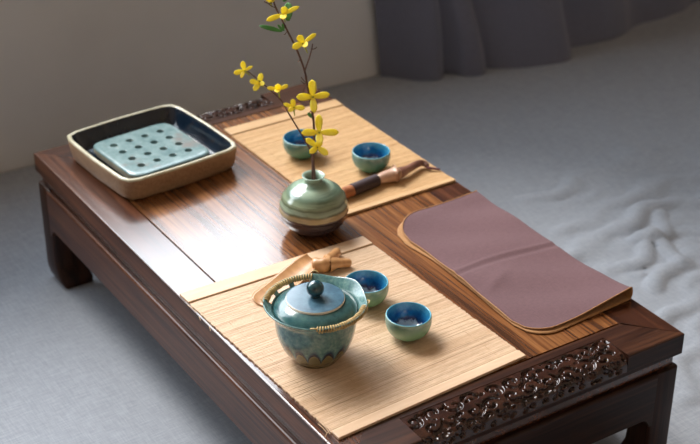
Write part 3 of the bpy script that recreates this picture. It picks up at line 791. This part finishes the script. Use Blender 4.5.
# ------------------------------------------------------------------ TEA SCOOP (bamboo, with a root handle)
sc = thing('tea_scoop', 'carved bamboo tea scoop with knotted root handle lying behind the teapot', 'tea scoop', (.55, .15, H+.003))
SO = Vector(sc.location)
ax0, ax1 = Vector((.575, .076, 0)), Vector((.523, .190, 0)); d_ = (ax1-ax0); sl_ = d_.length; d_.normalize(); n_ = Vector((-d_.y, d_.x, 0))
vs, nr, ncs = [], 26, 13
for layer in (0, 1):
    for i in range(nr):
        t_ = i/(nr-1)
        w = .0225*(1-max(0, 1-t_/.16)**2.0*.92)**.5*(1-.25*t_)*(1-max(0, (t_-.85)/.15)**2*.35)
        dep = .0022+.0035*t_
        for c in range(ncs):
            a = (c/(ncs-1)-.5)*2; lift = dep*(abs(a)**2.2)
            p = ax0+d_*(sl_*t_)+n_*(w*a); z = .0014+lift+.006*t_**2 - .0012*layer*(1 if True else 0)
            vs.append(p+Vector((0, 0, max(z, .0002)))-Vector((SO.x, SO.y, 0)))
m = nr*ncs; fs = []
for i in range(nr-1):
    for c in range(ncs-1):
        q = (i*ncs+c, i*ncs+c+1, (i+1)*ncs+c+1, (i+1)*ncs+c); fs.append(q); fs.append(tuple(m+k for k in q[::-1]))
rim = [i*ncs for i in range(nr)]+[(nr-1)*ncs+c for c in range(1, ncs)]+[i*ncs+ncs-1 for i in range(nr-2, -1, -1)]+[c for c in range(ncs-2, 0, -1)]
fs += [(rim[i], rim[(i+1) % len(rim)], m+rim[(i+1) % len(rim)], m+rim[i]) for i in range(len(rim))]
mesh_obj('scoop_blade', vs, fs, M_scoop, sc, True)
def skin(name, verts, edges, radii, mat, parent, root=0, lev=2):
    me = bpy.data.meshes.new(name); me.from_pydata([tuple(v) for v in verts], edges, []); me.materials.append(mat)
    o = bpy.data.objects.new(name, me); COL.objects.link(o); o.parent = parent
    md = o.modifiers.new('Skin', 'SKIN'); md.use_smooth_shade = True
    for k, r in enumerate(radii):
        sv = me.skin_vertices[0].data[k]; sv.radius = (r, r) if not isinstance(r, tuple) else r; sv.use_root = (k == root)
    subsurf(o, lev)
    dg = bpy.context.evaluated_depsgraph_get(); dg.update()
    nm = bpy.data.meshes.new_from_object(o.evaluated_get(dg)); o.modifiers.clear(); o.data = nm; nm.name = name
    nm.materials.clear(); nm.materials.append(mat)
    for p in nm.polygons: p.use_smooth = True
    return o
def zp(px, z, o): p = on_z(px, H+z); return Vector((p.x-o.x, p.y-o.y, z-(o.z-H)))
K = [zp((311, 265.5), .011, SO), zp((318, 264), .013, SO), zp((324, 263.5), .014, SO), zp((331, 258), .012, SO), zp((336.5, 252.6), .010, SO), zp((338, 250), .009, SO),
     zp((333, 263.5), .013, SO), zp((341, 263), .011, SO), zp((348, 262.8), .0095, SO), zp((351, 262.5), .0085, SO), zp((337, 268), .008, SO)]
skin('scoop_handle', K, [(0, 1), (1, 2), (2, 3), (3, 4), (4, 5), (2, 6), (6, 7), (7, 8), (8, 9), (6, 10)], [.0112, .0118, .0112, .0078, .0070, .0052, .0080, .0064, .0070, .0056, .0044], M_scoop, sc, 2)

# ------------------------------------------------------------------ TEA BRUSH
tbz = MT
brush = thing('tea_brush', 'tea brush with dark cord binding and bamboo root handle beside the vase', 'brush', (.378, .41, H+tbz))
BO = Vector(brush.location)
def bp(px, z): p = on_z((px[0], px[1]+2.5), H+tbz+z); return Vector((p.x-BO.x, p.y-BO.y, z))
g = Geo(); pts = [bp((322, 198.5), .0085), bp((332, 195), .0088), bp((343, 191), .009), bp((353, 187.5), .0092)]
g.tube(smooth_pts(pts, 4), [.0035, .0052, .0066, .0078, .0084, .0086, .0088, .009, .009, .009, .0088, .0088, .0086], 14); g.build('bristles', M_bristle, brush, True)
g = Geo(); a, b = bp((352, 187.8), .0094), bp((377, 177.5), .0096); N = 60
g.tube([a.lerp(b, k/N) for k in range(N+1)], [.0093+.0004*math.sin(k*PI*.8) for k in range(N+1)], 16); g.build('cord_binding', M_binding, brush, True)
K = [bp((375, 178.3), .0092), bp((383, 175.2), .0095), bp((390, 172.4), .0105), bp((396, 171.5), .0112), bp((401, 170), .0105)]
skin('root_handle', K, [(i, i+1) for i in range(4)], [.0078, .0088, .0105, .0110, .0080], M_rootwood, brush, 2)
K = [bp((396, 171), .0105), bp((401, 170), .0108), bp((408, 166.6), .0108), bp((415, 162.5), .0098), bp((421, 160), .0085), bp((426, 161.5), .0068), bp((428, 164.5), .0056), bp((400, 175), .007)]
skin('root_tip', K, [(i, i+1) for i in range(6)]+[(1, 7)], [.0080, .0082, .0062, .0060, .0056, .0050, .0044, .0050], M_roottip, brush, 1)
g = Geo(); g.tube(smooth_pts([bp((427, 165), .005), bp((434, 166), .0035), bp((440, 167), .0022)], 4), .0019, 8); g.build('hanging_cord', M_tipcord, brush, True)

# ------------------------------------------------------------------ LIGHT: daylight through the window
w = bpy.data.worlds.new('Sky'); S.world = w; w.use_nodes = True; nt = w.node_tree
bg = nt.nodes['Background']; tc = nt.nodes.new('ShaderNodeTexCoord'); sp = nt.nodes.new('ShaderNodeSeparateXYZ'); rp = nt.nodes.new('ShaderNodeValToRGB')
nt.links.new(tc.outputs['Generated'], sp.inputs[0]); nt.links.new(sp.outputs[2], rp.inputs[0])
e = rp.color_ramp.elements; e[0].position = 0.0; e[0].color = (.28, .27, .25, 1); e[1].position = .06; e[1].color = (.90, .95, 1.0, 1)
for p_, c_ in ((.55, (.84, .92, 1.0, 1)), (.74, (.38, .44, .50, 1)), (1.0, (.22, .27, .33, 1))):
    q = e.new(p_); q.color = c_
nt.links.new(rp.outputs[0], bg.inputs[0]); bg.inputs[1].default_value = 14.0
ld = bpy.data.lights.new('window daylight portal', 'AREA'); ld.shape = 'RECTANGLE'; ld.size = WY1-WY0; ld.size_y = WZ1-WZ0; ld.cycles.is_portal = True
lo = bpy.data.objects.new('window_daylight', ld); COL.objects.link(lo); lo.location = (WX-.03, (WY0+WY1)/2, (WZ0+WZ1)/2)
lo.rotation_euler = Matrix(((0, 0, -1), (1, 0, 0), (0, -1, 0))).transposed().to_euler()
ldir = Vector((1, 0, 0)); zax = -ldir; xax = Vector((0, 1, 0)); yax = zax.cross(xax)
lo.rotation_euler = Matrix((xax, yax, zax)).transposed().to_euler()

sl = bpy.data.lights.new('hazy sun', 'SUN'); sl.energy = 5.0; sl.angle = math.radians(22); sl.color = (1.0, .945, .88)
so_ = bpy.data.objects.new('hazy_sun', sl); COL.objects.link(so_); so_.location = (-3, -.5, 4)
sd = Vector((.97, .20, -1.20)).normalized(); so_.rotation_euler = sd.to_track_quat('-Z', 'Y').to_euler()

# ------------------------------------------------------------------ CAMERA
cd = bpy.data.cameras.new('camera'); cam = bpy.data.objects.new('camera', cd); COL.objects.link(cam)
cd.sensor_width = 36; cd.sensor_fit = 'HORIZONTAL'; cd.lens = F_PX*36/700
cam.matrix_world = Matrix.Translation(CAM) @ Matrix((RIGHT, UP, TOWARD)).transposed().to_4x4()
cd.clip_start = .02
cd.dof.use_dof = True; cd.dof.focus_distance = (Vector((.735, .13, H+.04))-CAM).dot(-TOWARD); cd.dof.aperture_fstop = 6.3; cd.dof.aperture_blades = 0
S.camera = cam
S.view_settings.view_transform = 'Standard'; S.view_settings.look = 'None'; S.view_settings.gamma = 1; S.view_settings.use_curve_mapping = False
S.view_settings.exposure = -0.45
S.cycles.use_denoising = True
S.cycles.max_bounces = 10; S.cycles.diffuse_bounces = 6
S.cycles.sample_clamp_indirect = 6
